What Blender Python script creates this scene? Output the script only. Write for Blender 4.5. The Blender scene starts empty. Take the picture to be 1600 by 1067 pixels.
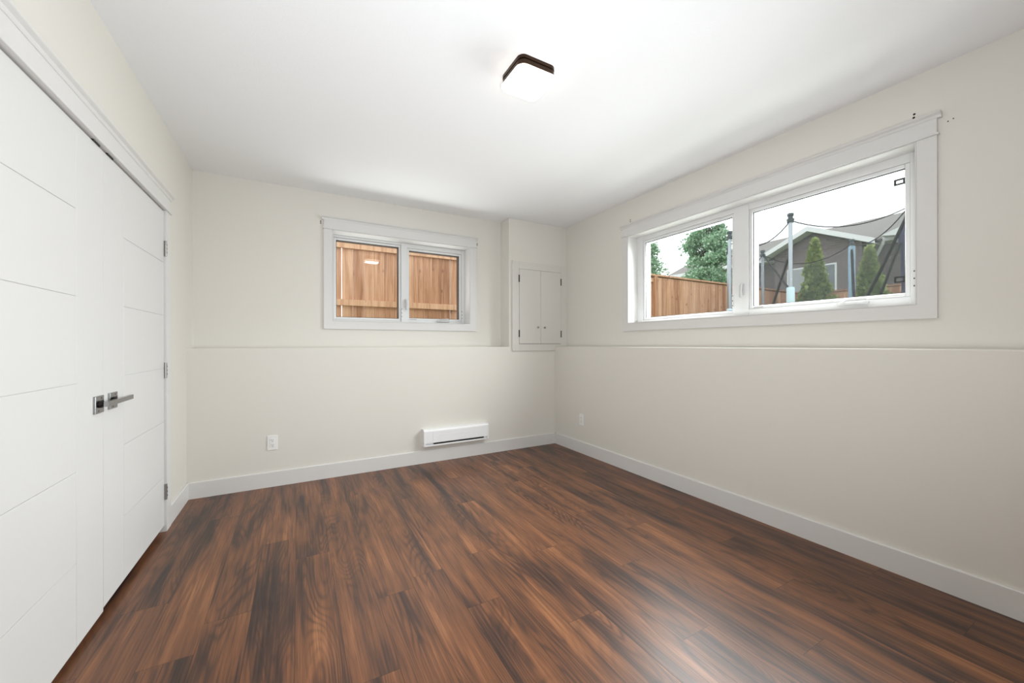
import bpy, bmesh, math, random
from mathutils import Vector, Matrix
R = random.Random(7)
S = bpy.context.scene
COL = S.collection

# ------------------------------------------------------------------ camera, world, light, exposure
YAW, ROLL, FPX, CAMH = 0.5082, -0.0019, 601.1, 1.16
cam_data = bpy.data.cameras.new('camera'); cam = bpy.data.objects.new('camera', cam_data); COL.objects.link(cam)
cam_data.sensor_fit = 'HORIZONTAL'; cam_data.sensor_width = 36.0
cam_data.lens = 36.0 * FPX / 1600.0
cam_data.shift_y = 4.5 / 1600.0
cam_data.clip_start = 0.02; cam_data.clip_end = 500
_f = Vector((math.sin(YAW), math.cos(YAW), 0)); _r = Vector((math.cos(YAW), -math.sin(YAW), 0)); _u = Vector((0, 0, 1))
r3 = _r * math.cos(ROLL) + _u * math.sin(ROLL); u3 = _u * math.cos(ROLL) - _r * math.sin(ROLL)
M = Matrix((r3, u3, -_f)).transposed().to_4x4(); M.translation = (0, 0, CAMH)
cam.matrix_world = M
S.camera = cam

SKY = 2.5          # overcast daylight
LAMP = 5.0       # ceiling fixture diffuser
world = bpy.data.worlds.new('overcast_sky'); S.world = world; world.use_nodes = True
bg = world.node_tree.nodes['Background']; bg.inputs[0].default_value = (0.93, 0.97, 1.0, 1); bg.inputs[1].default_value = SKY

def area(name, loc, aim, sx, sy, power, col, spread=180):
    l = bpy.data.lights.new(name, 'AREA'); l.shape = 'RECTANGLE'; l.size = sx; l.size_y = sy; l.energy = power; l.color = col; l.spread = math.radians(spread)
    o = bpy.data.objects.new(name, l); COL.objects.link(o); o.location = loc
    o.rotation_euler = Vector(aim).to_track_quat('-Z', 'Y').to_euler(); return o
# daylight entering through the wide window, fill lights added outside both windows for light thrown up by the ground,
# and the photographer's flash bounced off the ceiling
area('daylight', (3.16, 1.715, 2.0), (-1, 0, -0.55), 1.95, 0.80, 100, (0.94, 0.975, 1.0), 125)
area('ground_bounce_fill', (0.965, 4.75, 1.00), (0, -0.85, 0.55), 2.2, 0.6, 25, (0.97, 0.98, 1.0), 140)
area('ground_bounce_fill', (3.90, 1.70, 1.00), (-0.85, 0, 0.50), 3.0, 0.6, 20, (0.97, 0.98, 1.0), 140)
area('bounce_flash', (0.15, -0.10, 0.95), (0.38, 0.85, 0.55), 0.6, 0.6, 32, (0.88, 0.94, 1.0), 140)

S.view_settings.view_transform = 'Standard'; S.view_settings.look = 'None'
S.view_settings.gamma = 1.0; S.view_settings.exposure = 0.0; S.view_settings.use_curve_mapping = False

# ------------------------------------------------------------------ helpers
def lin(r, g, b):
    def c(v):
        v /= 255.0
        return v / 12.92 if v <= 0.04045 else ((v + 0.055) / 1.055) ** 2.4
    return (c(r), c(g), c(b), 1.0)

class NT:
    """small node-tree writer"""
    def __init__(s, name):
        s.m = bpy.data.materials.new(name); s.m.use_nodes = True
        s.t = s.m.node_tree; s.t.nodes.clear()
        s.out = s.n('ShaderNodeOutputMaterial')
    def n(s, kind, **kw):
        nd = s.t.nodes.new(kind)
        for k, v in kw.items(): setattr(nd, k, v)
        return nd
    def link(s, a, b): s.t.links.new(a, b)
    def set(s, sock, v):
        if hasattr(v, 'is_output'): s.link(v, sock)
        else: sock.default_value = v
    def math(s, op, a, b=None, c=None):
        nd = s.n('ShaderNodeMath', operation=op)
        for i, v in enumerate((a, b, c)):
            if v is not None: s.set(nd.inputs[i], v)
        return nd.outputs[0]
    def mix(s, fac, a, b, blend='MIX'):
        nd = s.n('ShaderNodeMix', data_type='RGBA', blend_type=blend)
        s.set(nd.inputs[0], fac); s.set(nd.inputs[6], a); s.set(nd.inputs[7], b)
        return nd.outputs[2]
    def ramp(s, fac, stops, interp='LINEAR'):
        nd = s.n('ShaderNodeValToRGB'); cr = nd.color_ramp; cr.interpolation = interp
        while len(cr.elements) < len(stops): cr.elements.new(0.5)
        for e, (p, c) in zip(cr.elements, stops): e.position = p; e.color = c
        s.set(nd.inputs[0], fac); return nd.outputs[0]
    def noise(s, vec, scale, detail=2, rough=0.5, dist=0.0):
        nd = s.n('ShaderNodeTexNoise'); nd.inputs['Scale'].default_value = scale
        nd.inputs['Detail'].default_value = detail; nd.inputs['Roughness'].default_value = rough
        nd.inputs['Distortion'].default_value = dist
        if vec is not None: s.link(vec, nd.inputs['Vector'])
        return nd.outputs[0]
    def coord(s, which='Object'): return s.n('ShaderNodeTexCoord').outputs[which]
    def mapping(s, vec, scale=(1, 1, 1), loc=(0, 0, 0)):
        nd = s.n('ShaderNodeMapping'); nd.inputs['Scale'].default_value = scale; nd.inputs['Location'].default_value = loc
        s.link(vec, nd.inputs['Vector']); return nd.outputs[0]
    def bsdf(s, color, rough=0.5, metal=0.0, spec=0.5, normal=None):
        b = s.n('ShaderNodeBsdfPrincipled')
        s.set(b.inputs['Base Color'], color); s.set(b.inputs['Roughness'], rough)
        b.inputs['Metallic'].default_value = metal; b.inputs['Specular IOR Level'].default_value = spec
        if normal is not None: s.link(normal, b.inputs['Normal'])
        return b.outputs[0]
    def bump(s, h, strength=0.2, dist=0.01):
        nd = s.n('ShaderNodeBump'); nd.inputs['Strength'].default_value = strength; nd.inputs['Distance'].default_value = dist
        s.link(h, nd.inputs['Height']); return nd.outputs[0]
    def done(s, sh): s.link(sh, s.out.inputs[0]); return s.m

def plain(name, col, rough=0.5, metal=0.0, spec=0.5, var=0.03, vscale=6.0):
    t = NT(name); n = t.noise(t.coord(), vscale, 3)
    dark = tuple(c * (1 - var) for c in col[:3]) + (1,)
    return t.done(t.bsdf(t.mix(n, dark, col), rough, metal, spec))

def wall_paint(name, col, rough=0.55, bump=0.06, scale=260):
    t = NT(name); co = t.coord(); n = t.noise(co, scale, 3, 0.6); big = t.noise(co, 1.3, 2)
    c = t.mix(big, tuple(v * 0.985 for v in col[:3]) + (1,), col)
    return t.done(t.bsdf(c, rough, 0, 0.35, t.bump(n, bump, 0.002)))

M_WALL = wall_paint('wall_paint', lin(221, 217, 209))
M_CEIL = wall_paint('ceiling_paint', lin(243, 243, 243), 0.8, 0.25, 140)
M_TRIM = plain('white_trim_paint', lin(217, 215, 212), 0.38, 0, 0.45, 0.015)
M_DOOR = wall_paint('white_door_paint', lin(216, 215, 213), 0.4, 0.03, 300)
M_VINYL = plain('white_vinyl', lin(224, 224, 223), 0.35, 0, 0.5, 0.015)
M_PANEL = plain('panel_paint', lin(214, 211, 204), 0.45, 0, 0.4, 0.01)
M_HARDWARE = plain('pale_grey_hardware', lin(196, 196, 194), 0.35)
M_PLASTIC = plain('white_plastic', lin(236, 235, 232), 0.35, 0, 0.5, 0.01)
M_ENAMEL = plain('white_enamel', lin(240, 240, 240), 0.3, 0, 0.5, 0.01)
M_DARK = plain('black_gap', lin(20, 18, 17), 0.8)
M_CHROME = plain('polished_chrome', lin(145, 145, 144), 0.18, 1.0)
M_STEEL = plain('brushed_steel', lin(160, 158, 154), 0.35, 1.0)
M_BLACKMETAL = plain('dark_hinge_metal', lin(45, 42, 40), 0.45, 0.6)
M_BRONZE = plain('dark_bronze', lin(62, 46, 36), 0.32, 0.85)
M_SLOT = plain('outlet_slot', lin(70, 68, 66), 0.7)
M_CLAD = plain('brown_cladding', lin(58, 40, 28), 0.5)
M_LABEL = plain('faded_sticker', lin(165, 160, 158), 0.6)
M_HOLE = plain('screw_hole_dark', lin(40, 34, 30), 0.9)

def glass_mat():
    t = NT('window_glass'); geo = t.n('ShaderNodeNewGeometry'); dot = t.n('ShaderNodeVectorMath', operation='DOT_PRODUCT')
    t.link(geo.outputs['Incoming'], dot.inputs[0]); t.link(geo.outputs['Normal'], dot.inputs[1])
    c = t.math('ABSOLUTE', dot.outputs['Value']); k = t.math('POWER', t.math('SUBTRACT', 1.0, c), 5.0)
    f = t.math('ADD', t.math('MULTIPLY', k, 0.96), 0.025)
    tr = t.n('ShaderNodeBsdfTransparent'); tr.inputs[0].default_value = (0.97, 0.985, 0.98, 1)
    gl = t.n('ShaderNodeBsdfGlossy'); gl.inputs['Roughness'].default_value = 0.0
    mx = t.n('ShaderNodeMixShader'); t.link(f, mx.inputs[0]); t.link(tr.outputs[0], mx.inputs[1]); t.link(gl.outputs[0], mx.inputs[2])
    return t.done(mx.outputs[0])
M_GLASS = glass_mat()

def lamp_mat(strength):
    t = NT('glowing_alabaster_glass'); co = t.coord()
    n = t.noise(co, 14, 4, 0.6, 1.2)
    c = t.ramp(n, [(0.35, (1.0, 0.86, 0.70, 1)), (0.6, (1.0, 0.93, 0.83, 1))])
    e = t.n('ShaderNodeEmission'); t.link(c, e.inputs[0]); e.inputs[1].default_value = strength
    return t.done(e.outputs[0])
M_LAMP = lamp_mat(LAMP)

def floor_mat():
    t = NT('walnut_plank_floor')
    uv = t.n('ShaderNodeUVMap'); uv.uv_map = 'plank'; rnd = t.n('ShaderNodeAttribute'); rnd.attribute_name = 'plank_rand'
    rv = rnd.outputs['Vector']; sx = t.n('ShaderNodeSeparateXYZ'); t.link(rv, sx.inputs[0]); rx, ry, rz = sx.outputs
    off = t.n('ShaderNodeVectorMath', operation='SCALE'); t.link(rv, off.inputs[0]); off.inputs['Scale'].default_value = 37.0
    ad = t.n('ShaderNodeVectorMath', operation='ADD'); t.link(uv.outputs[0], ad.inputs[0]); t.link(off.outputs[0], ad.inputs[1])
    p = ad.outputs[0]
    # slow figure: its contour lines are the cathedral arches
    fig = t.noise(t.mapping(p, (6.0, 0.75, 1)), 1.0, 1.5, 0.4, 0.6)
    wob = t.noise(t.mapping(p, (26, 2.6, 1), (4, 4, 4)), 1.0, 2, 0.5)
    rings = t.math('SINE', t.math('ADD', t.math('MULTIPLY', fig, 150.0), t.math('MULTIPLY', wob, 3.0)))
    rings = t.math('POWER', t.math('MULTIPLY', t.math('ADD', rings, 1.0), 0.5), 2.2)
    streak = t.noise(t.mapping(p, (16, 1.0, 1), (3, 1, 0)), 1.0, 2, 0.55, 0.3)
    blot = t.noise(t.mapping(p, (9.0, 1.5, 1), (9, 5, 2)), 1.0, 2, 0.5, 0.35)
    fibre = t.noise(t.mapping(p, (300, 6, 1)), 1.0, 3, 0.6)
    fine = t.noise(t.mapping(p, (110, 2.2, 1), (2, 2, 2)), 1.0, 2, 0.5)
    v = t.math('ADD', t.math('MULTIPLY', blot, 0.46), t.math('MULTIPLY', streak, 0.46))
    v = t.math('ADD', v, t.math('MULTIPLY', t.math('SUBTRACT', fine, 0.5), 0.32))
    v = t.math('ADD', v, t.math('MULTIPLY', t.math('SUBTRACT', rx, 0.5), 0.05))
    base = t.ramp(v, [(0.30, lin(48, 34, 31)), (0.37, lin(80, 54, 42)), (0.44, lin(108, 70, 48)), (0.53, lin(124, 80, 53)), (0.64, lin(158, 106, 70))])
    core = t.ramp(blot, [(0.40, (1, 1, 1, 1)), (0.56, (0.25, 0.25, 0.25, 1))])
    c = t.mix(t.math('MULTIPLY', t.math('MULTIPLY', rings, core), 0.72), base, lin(60, 43, 37))
    c = t.mix(t.math('MULTIPLY', t.ramp(fibre, [(0.50, (0, 0, 0, 1)), (0.66, (1, 1, 1, 1))]), 0.45), c, lin(54, 38, 31))
    knot = t.n('ShaderNodeTexVoronoi'); knot.inputs['Scale'].default_value = 1.0
    t.link(t.mapping(p, (6.0, 1.3, 1)), knot.inputs['Vector'])
    kk = t.ramp(knot.outputs['Distance'], [(0.03, (1, 1, 1, 1)), (0.15, (0, 0, 0, 1))])
    c = t.mix(t.math('MULTIPLY', kk, 0.7), c, lin(46, 36, 34))
    # joints
    se = t.n('ShaderNodeSeparateXYZ'); t.link(uv.outputs[0], se.inputs[0])
    edge = t.n('ShaderNodeAttribute'); edge.attribute_name = 'plank_size'; ss = t.n('ShaderNodeSeparateXYZ'); t.link(edge.outputs['Vector'], ss.inputs[0])
    dx = t.math('MINIMUM', se.outputs[0], t.math('SUBTRACT', ss.outputs[0], se.outputs[0]))
    dy = t.math('MINIMUM', se.outputs[1], t.math('SUBTRACT', ss.outputs[1], se.outputs[1]))
    d = t.math('MINIMUM', dx, dy)
    j = t.math('LESS_THAN', d, 0.0010)
    c = t.mix(t.math('MULTIPLY', j, 0.75), c, lin(38, 26, 22))
    h = t.math('ADD', t.math('MULTIPLY', fibre, 0.35), t.math('MULTIPLY', t.math('MINIMUM', d, 0.002), 500.0))
    rough = t.math('ADD', t.math('MULTIPLY', fibre, 0.16), 0.27)
    return t.done(t.bsdf(c, rough, 0, 0.40, t.bump(h, 0.14, 0.0012)))
M_FLOOR = floor_mat()

def cedar_mat(name, cols, knots=True):
    t = NT(name); co = t.coord(); at = t.n('ShaderNodeAttribute'); at.attribute_name = 'board_rand'
    sc = t.n('ShaderNodeVectorMath', operation='SCALE'); t.link(at.outputs['Vector'], sc.inputs[0]); sc.inputs['Scale'].default_value = 23.0
    ad = t.n('ShaderNodeVectorMath', operation='ADD'); t.link(co, ad.inputs[0]); t.link(sc.outputs[0], ad.inputs[1]); p = ad.outputs[0]
    sx = t.n('ShaderNodeSeparateXYZ'); t.link(at.outputs['Vector'], sx.inputs[0])
    g = t.noise(t.mapping(p, (22, 22, 1.2)), 1.0, 3, 0.6, 0.5); f = t.noise(t.mapping(p, (120, 120, 4)), 1.0, 2, 0.6)
    v = t.math('ADD', t.math('MULTIPLY', g, 0.7), t.math('MULTIPLY', f, 0.3))
    v = t.math('ADD', v, t.math('MULTIPLY', t.math('SUBTRACT', sx.outputs[0], 0.5), 0.30))
    c = t.ramp(v, [(0.32, cols[0]), (0.5, cols[1]), (0.68, cols[2])])
    kn = t.n('ShaderNodeTexVoronoi'); kn.inputs['Scale'].default_value = 1.0
    t.link(t.mapping(p, (7, 7, 4)), kn.inputs['Vector'])
    k = t.ramp(kn.outputs['Distance'], [(0.06, (1, 1, 1, 1)), (0.16, (0, 0, 0, 1))])
    c = t.mix(t.math('MULTIPLY', k, 0.65), c, cols[3])
    return t.done(t.bsdf(c, 0.8, 0, 0.2))
M_CEDAR = cedar_mat('cedar_fence_board', [lin(148, 105, 79), lin(184, 139, 109), lin(206, 166, 135), lin(104, 66, 50)])

def brick_mat():
    t = NT('grey_brown_brick'); b = t.n('ShaderNodeTexBrick'); co = t.coord()
    sw = t.n('ShaderNodeSeparateXYZ'); t.link(co, sw.inputs[0]); cb = t.n('ShaderNodeCombineXYZ')
    t.link(t.math('ADD', sw.outputs[0], sw.outputs[1]), cb.inputs[0]); t.link(sw.outputs[2], cb.inputs[1])
    t.link(cb.outputs[0], b.inputs['Vector']); b.inputs['Scale'].default_value = 1.0
    b.inputs['Brick Width'].default_value = 0.3; b.inputs['Row Height'].default_value = 0.1; b.inputs['Mortar Size'].default_value = 0.008
    b.inputs['Color1'].default_value = lin(112, 100, 100); b.inputs['Color2'].default_value = lin(88, 79, 82); b.inputs['Mortar'].default_value = lin(138, 131, 128)
    n = t.noise(co, 1.2, 3)
    return t.done(t.bsdf(t.mix(t.math('MULTIPLY', n, 0.35), b.outputs[0], lin(96, 88, 90)), 0.9, 0, 0.2))
M_BRICK = brick_mat()

def shingle_mat():
    t = NT('grey_roof_shingle'); co = t.coord(); n = t.noise(co, 9, 3, 0.7); w = t.n('ShaderNodeTexWave'); w.bands_direction = 'Z'
    w.inputs['Scale'].default_value = 2.2; t.link(co, w.inputs['Vector'])
    c = t.mix(n, lin(112, 108, 104), lin(140, 136, 131)); c = t.mix(t.math('MULTIPLY', w.outputs['Fac'], 0.12), c, lin(84, 80, 78))
    return t.done(t.bsdf(c, 0.9, 0, 0.2))
M_ROOF = shingle_mat()
M_FASCIA = plain('white_aluminium_fascia', lin(206, 206, 206), 0.5)
M_SIDING = plain('pale_siding', lin(205, 205, 205), 0.7)
M_BLIND = plain('pale_window_blind', lin(150, 152, 154), 0.6, vscale=3)
M_PANE = plain('dark_house_glass', lin(92, 98, 104), 0.15)

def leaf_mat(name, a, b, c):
    t = NT(name); at = t.n('ShaderNodeAttribute'); at.attribute_name = 'leaf_tone'
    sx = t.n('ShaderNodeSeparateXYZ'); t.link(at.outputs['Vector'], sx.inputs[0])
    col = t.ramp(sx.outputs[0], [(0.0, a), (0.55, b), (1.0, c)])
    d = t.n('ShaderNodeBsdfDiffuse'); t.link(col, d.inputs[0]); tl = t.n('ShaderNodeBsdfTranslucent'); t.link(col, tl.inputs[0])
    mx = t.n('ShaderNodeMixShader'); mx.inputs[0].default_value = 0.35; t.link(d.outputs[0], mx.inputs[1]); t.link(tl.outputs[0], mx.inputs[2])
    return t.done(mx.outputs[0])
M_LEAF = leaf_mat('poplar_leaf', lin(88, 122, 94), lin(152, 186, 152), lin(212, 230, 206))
M_CEDARLEAF = leaf_mat('evergreen_spray', lin(92, 108, 60), lin(140, 156, 90), lin(184, 196, 128))
M_BARK = plain('tree_bark', lin(88, 72, 60), 0.9, var=0.4)
def grass_mat():
    t = NT('lawn_grass'); n = t.noise(t.coord(), 30, 4, 0.7)
    return t.done(t.bsdf(t.mix(n, lin(62, 84, 42), lin(108, 128, 70)), 0.9, 0, 0.1))
M_GRASS = grass_mat()
M_GALV = plain('galvanised_pole', lin(158, 164, 170), 0.4, 0.4)
M_POLECAP = plain('dark_green_grey_cap', lin(48, 58, 60), 0.5)
M_FOAM = plain('pale_blue_foam', lin(186, 206, 212), 0.8)
M_FOAMBLUE = plain('faded_blue_foam', lin(138, 163, 178), 0.8)
M_STRAP = plain('black_webbing', lin(34, 34, 36), 0.8)
M_MAT = plain('black_jump_mat', lin(26, 26, 28), 0.7)
M_PAD = plain('blue_pad', lin(60, 92, 140), 0.6)
M_FLAP = plain('bunched_purple_fabric', lin(74, 70, 98), 0.9, var=0.4, vscale=12)
def net_mat():
    t = NT('enclosure_mesh'); d = t.n('ShaderNodeBsdfDiffuse'); d.inputs[0].default_value = lin(112, 116, 118)
    tr = t.n('ShaderNodeBsdfTransparent'); n = t.noise(t.coord(), 60, 2, 0.7)
    f = t.ramp(n, [(0.3, (0.12, 0.12, 0.12, 1)), (0.7, (0.22, 0.22, 0.22, 1))])
    mx = t.n('ShaderNodeMixShader'); t.link(f, mx.inputs[0]); t.link(tr.outputs[0], mx.inputs[1]); t.link(d.outputs[0], mx.inputs[2])
    return t.done(mx.outputs[0])
M_NET = net_mat()

# ---- geometry
def box(bm, x0, x1, y0, y1, z0, z1, bev=0.0):
    mat = Matrix.Translation(((x0+x1)/2, (y0+y1)/2, (z0+z1)/2)) @ Matrix.Diagonal((abs(x1-x0), abs(y1-y0), abs(z1-z0), 1))
    g = bmesh.ops.create_cube(bm, size=1.0, matrix=mat)
    if bev > 0:
        es = {e for v in g['verts'] for e in v.link_edges}
        bmesh.ops.bevel(bm, geom=list(es), offset=bev, segments=2, profile=0.5, affect='EDGES')
def rbox(bm, centre, ax, ay, az, sx, sy, sz, bev=0.0):
    ax, ay, az = Vector(ax).normalized(), Vector(ay).normalized(), Vector(az).normalized()
    m = Matrix((ax*sx, ay*sy, az*sz)).transposed().to_4x4(); m.translation = Vector(centre)
    g = bmesh.ops.create_cube(bm, size=1.0, matrix=m)
    if bev > 0:
        es = {e for v in g['verts'] for e in v.link_edges}
        bmesh.ops.bevel(bm, geom=list(es), offset=bev, segments=2, profile=0.5, affect='EDGES')
def tube(bm, pts, rad, seg=10, caps=True):
    pts = [Vector(p) for p in pts]; rads = rad if isinstance(rad, (list, tuple)) else [rad]*len(pts)
    rings = []; prev = None
    for i, p in enumerate(pts):
        t = ((pts[i+1]-p) if i == 0 else (p-pts[i-1]) if i == len(pts)-1 else (pts[i+1]-pts[i-1])).normalized()
        if prev is None:
            a = Vector((0, 0, 1)) if abs(t.z) < 0.9 else Vector((1, 0, 0))
            n = t.cross(a).normalized()
        else:
            n = (prev - t*prev.dot(t)).normalized()
        prev = n; b = t.cross(n)
        rings.append([bm.verts.new(p + (n*math.cos(2*math.pi*k/seg) + b*math.sin(2*math.pi*k/seg))*rads[i]) for k in range(seg)])
    for i in range(len(rings)-1):
        for k in range(seg): bm.faces.new((rings[i][k], rings[i][(k+1) % seg], rings[i+1][(k+1) % seg], rings[i+1][k]))
    if caps:
        bm.faces.new(rings[0][::-1]); bm.faces.new(rings[-1])
def prism(bm, prof, origin, du, dv, dw, length):
    """profile points (u,v) swept along dw"""
    o, du, dv, dw = Vector(origin), Vector(du), Vector(dv), Vector(dw)
    a = [bm.verts.new(o + du*u + dv*v) for u, v in prof]; b = [bm.verts.new(o + du*u + dv*v + dw*length) for u, v in prof]
    n = len(prof)
    for i in range(n): bm.faces.new((a[i], a[(i+1) % n], b[(i+1) % n], b[i]))
    bm.faces.new(a[::-1]); bm.faces.new(b)
def disc(bm, c, axis, rad, thick, seg=20):
    axis = Vector(axis).normalized(); c = Vector(c); tube(bm, [c, c + axis*thick], rad, seg)

def obj(name, bm, mat, parent=None, smooth=False, origin=None):
    bmesh.ops.recalc_face_normals(bm, faces=bm.faces)
    me = bpy.data.meshes.new(name); bm.to_mesh(me); bm.free()
    o = bpy.data.objects.new(name, me); COL.objects.link(o)
    off = None
    if parent is not None:
        q = parent; off = Vector((0, 0, 0))
        while q is not None: off += q.location; q = q.parent
        o.parent = parent
    elif origin is not None: off = Vector(origin); o.location = off
    if off is not None: me.transform(Matrix.Translation(-off))
    if mat: me.materials.append(mat)
    if smooth:
        for p in me.polygons: p.use_smooth = True
        try: me.set_sharp_from_angle(angle=math.radians(38))
        except Exception: pass
    return o
def tag(o, label, cat, group=None, kind=None):
    o['label'] = label; o['category'] = cat
    if group: o['group'] = group
    if kind: o['kind'] = kind
    return o
def thing(name, loc, label, cat, group=None, kind=None):
    o = bpy.data.objects.new(name, None); o.empty_display_size = 0.1; COL.objects.link(o); o.location = loc
    return tag(o, label, cat, group, kind)
def B(): return bmesh.new()
def struct(o, label, cat): return tag(o, label, cat, None, 'structure')

# ------------------------------------------------------------------ room dimensions
XL, YB, YU, XR, XU, ZC, ZL = -0.7314, 3.7144, 3.9157, 2.6492, 2.8122, 2.5536, 1.1342
YR = -2.2                      # wall behind the camera
XOUT, YOUT = XU + 0.22, YU + 0.24
XBUMP = 2.0333
# window openings (wall holes)
BW = dict(x0=0.287, x1=1.643, z0=1.384, z1=2.217)
RW = dict(y0=0.724, y1=2.706, z0=1.366, z1=2.200)
# closet opening
CY0, CY1, CZ = 1.405, 3.1435, 1.9965

# floor: one mesh, planks as faces with a groove drawn between them
def build_floor():
    bm = B(); uvl = bm.loops.layers.uv.new('plank'); ra = bm.loops.layers.float_vector.new('plank_rand'); sa = bm.loops.layers.float_vector.new('plank_size')
    W, L = 0.1655, 1.350
    known = {-6: 2.02, -5: 2.65, -4: 2.385, -2: 1.832, -3: 2.75, 0: 1.573, 1: 0.62, 2: 1.285, 3: 1.816, 4: 0.991, 5: 1.481, 6: 2.076, 7: 1.765, 8: 0.983, 9: 1.370, 10: 0.463, 11: 2.16}
    k = -14
    while 0.650 + k*W < XR + 0.05:
        xa, xb = 0.650 + k*W, 0.650 + (k+1)*W
        j0 = known.get(k, R.uniform(0, L))
        n = math.floor((YR - 0.1 - j0) / L)
        y = j0 + n*L
        while y < YU:
            rv = (R.random(), R.random(), R.random())
            co = [(xa, y), (xb, y), (xb, y+L), (xa, y+L)]; uvc = [(0, 0), (W, 0), (W, L), (0, L)]
            f = bm.faces.new([bm.verts.new((a, b, 0)) for a, b in co])
            for lp, u in zip(f.loops, uvc): lp[uvl].uv = u; lp[ra] = rv; lp[sa] = (W, L, 0)
            y += L
        k += 1
    me = bpy.data.meshes.new('floor'); bm.to_mesh(me); bm.free()
    o = bpy.data.objects.new('floor', me); COL.objects.link(o); me.materials.append(M_FLOOR)
    return struct(o, 'dark walnut plank floor of the empty room', 'floor')
build_floor()
bm = B(); box(bm, XL-1.2, XOUT, YR-0.2, YOUT, -0.25, -0.002); obj('slab', bm, M_DARK)
struct(bpy.data.objects['slab'], 'concrete slab under the plank floor', 'floor'); bpy.data.objects['slab'].name = 'floor_slab'
bm = B(); box(bm, XL-1.2, XOUT, YR-0.2, YOUT, ZC, ZC+0.2)
struct(obj('ceiling', bm, M_CEIL), 'smooth white ceiling', 'ceiling')

# back wall: thick lower half with a ledge, upper half with the window opening, boxed-out corner
bm = B(); box(bm, XL-0.15, XR+0.002, YB, YU+0.01, 0, ZL, 0.006)
box(bm, XL-0.15, BW['x0'], YU, YOUT, ZL-0.1, ZC); box(bm, BW['x1'], XOUT, YU, YOUT, ZL-0.1, ZC)
box(bm, BW['x0'], BW['x1'], YU, YOUT, ZL-0.1, BW['z0']); box(bm, BW['x0'], BW['x1'], YU, YOUT, BW['z1'], ZC)
box(bm, XL-0.15, XOUT, YU+0.02, YOUT, -0.2, ZL)
wall_back = struct(obj('wall_back', bm, M_WALL), 'far wall with a ledge at half height and the small window', 'wall')
bm = B(); box(bm, XBUMP, XU+0.01, YB+0.0005, YU+0.005, ZL-0.09, ZC, 0.004)
struct(obj('wall_corner', bm, M_WALL), 'boxed-out corner of the far wall', 'wall')
# right wall
bm = B(); box(bm, XR, XU+0.01, YR, YB+0.01, 0, ZL, 0.006)
box(bm, XU, XOUT, YR-0.15, RW['y0'], ZL-0.1, ZC); box(bm, XU, XOUT, RW['y1'], YU+0.02, ZL-0.1, ZC)
box(bm, XU, XOUT, RW['y0'], RW['y1'], ZL-0.1, RW['z0']); box(bm, XU, XOUT, RW['y0'], RW['y1'], RW['z1'], ZC)
box(bm, XU, XOUT, YR-0.15, YU+0.02, -0.2, ZL)
wall_right = struct(obj('wall_right', bm, M_WALL), 'right wall with a long ledge and the wide window', 'wall')
# left wall with the closet opening, closet box behind
bm = B(); box(bm, XL-0.12, XL, YR-0.15, CY0, 0, ZC); box(bm, XL-0.12, XL, CY1, YU+0.02, 0, ZC); box(bm, XL-0.12, XL, CY0, CY1, CZ, ZC)
struct(obj('wall_left', bm, M_WALL), 'left wall around the closet doors', 'wall')
bm = B(); box(bm, XL-0.85, XL-0.80, CY0-0.2, CY1+0.2, 0, ZC); box(bm, XL-0.8, XL-0.12, CY0-0.2, CY0-0.15, 0, ZC); box(bm, XL-0.8, XL-0.12, CY1+0.15, CY1+0.2, 0, ZC)
struct(obj('wall_closet', bm, M_WALL), 'inside walls of the closet behind the double doors', 'wall')
bm = B(); box(bm, XL-0.12, XOUT, YR-0.15, YR, 0, ZC)
struct(obj('wall_rear', bm, M_WALL), 'wall behind the camera', 'wall')

# wall-anchor holes left by a blind bracket
def holes(wall, pts, axis, rad=0.0055):
    for p in pts:
        b = B(); disc(b, Vector(p) - Vector(axis)*0.0002, axis, rad, 0.0006, 12); obj('screw_hole', b, M_HOLE, wall)
holes(wall_back, [(0.1846, YU, 2.287), (0.1846, YU, 2.270), (1.7405, YU, 2.276), (1.7405, YU, 2.260)], (0, -1, 0))
holes(wall_right, [(XU, 2.6915, 2.361), (XU, 2.6915, 2.344), (XU, 0.731, 2.356), (XU, 0.733, 2.339)], (-1, 0, 0))
holes(wall_right, [(XU, 0.612, 2.259), (XU, 0.594, 2.264)], (-1, 0, 0), 0.003)

# baseboards
T = 0.015; BBH = 0.1235
prof = [(0, 0), (T, 0), (T, BBH-0.005), (T-0.004, BBH), (0, BBH)]
def base(name, o, du, dw, L, label):
    b = B(); prism(b, prof, o, du, (0, 0, 1), dw, L); struct(obj(name, b, M_TRIM), label, 'baseboard')
base('baseboard_back', (XL, YB, 0), (0, -1, 0), (1, 0, 0), XR-XL, 'white baseboard along the far wall')
base('baseboard_right', (XR, YR, 0), (-1, 0, 0), (0, 1, 0), YB-YR, 'white baseboard along the right wall')
base('baseboard_left', (XL, 3.2325, 0), (1, 0, 0), (0, 1, 0), YB-3.2325, 'short white baseboard between the closet casing and the far corner')
base('baseboard_rear', (XL, YR, 0), (0, 1, 0), (1, 0, 0), XR-XL, 'white baseboard behind the camera')

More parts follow.
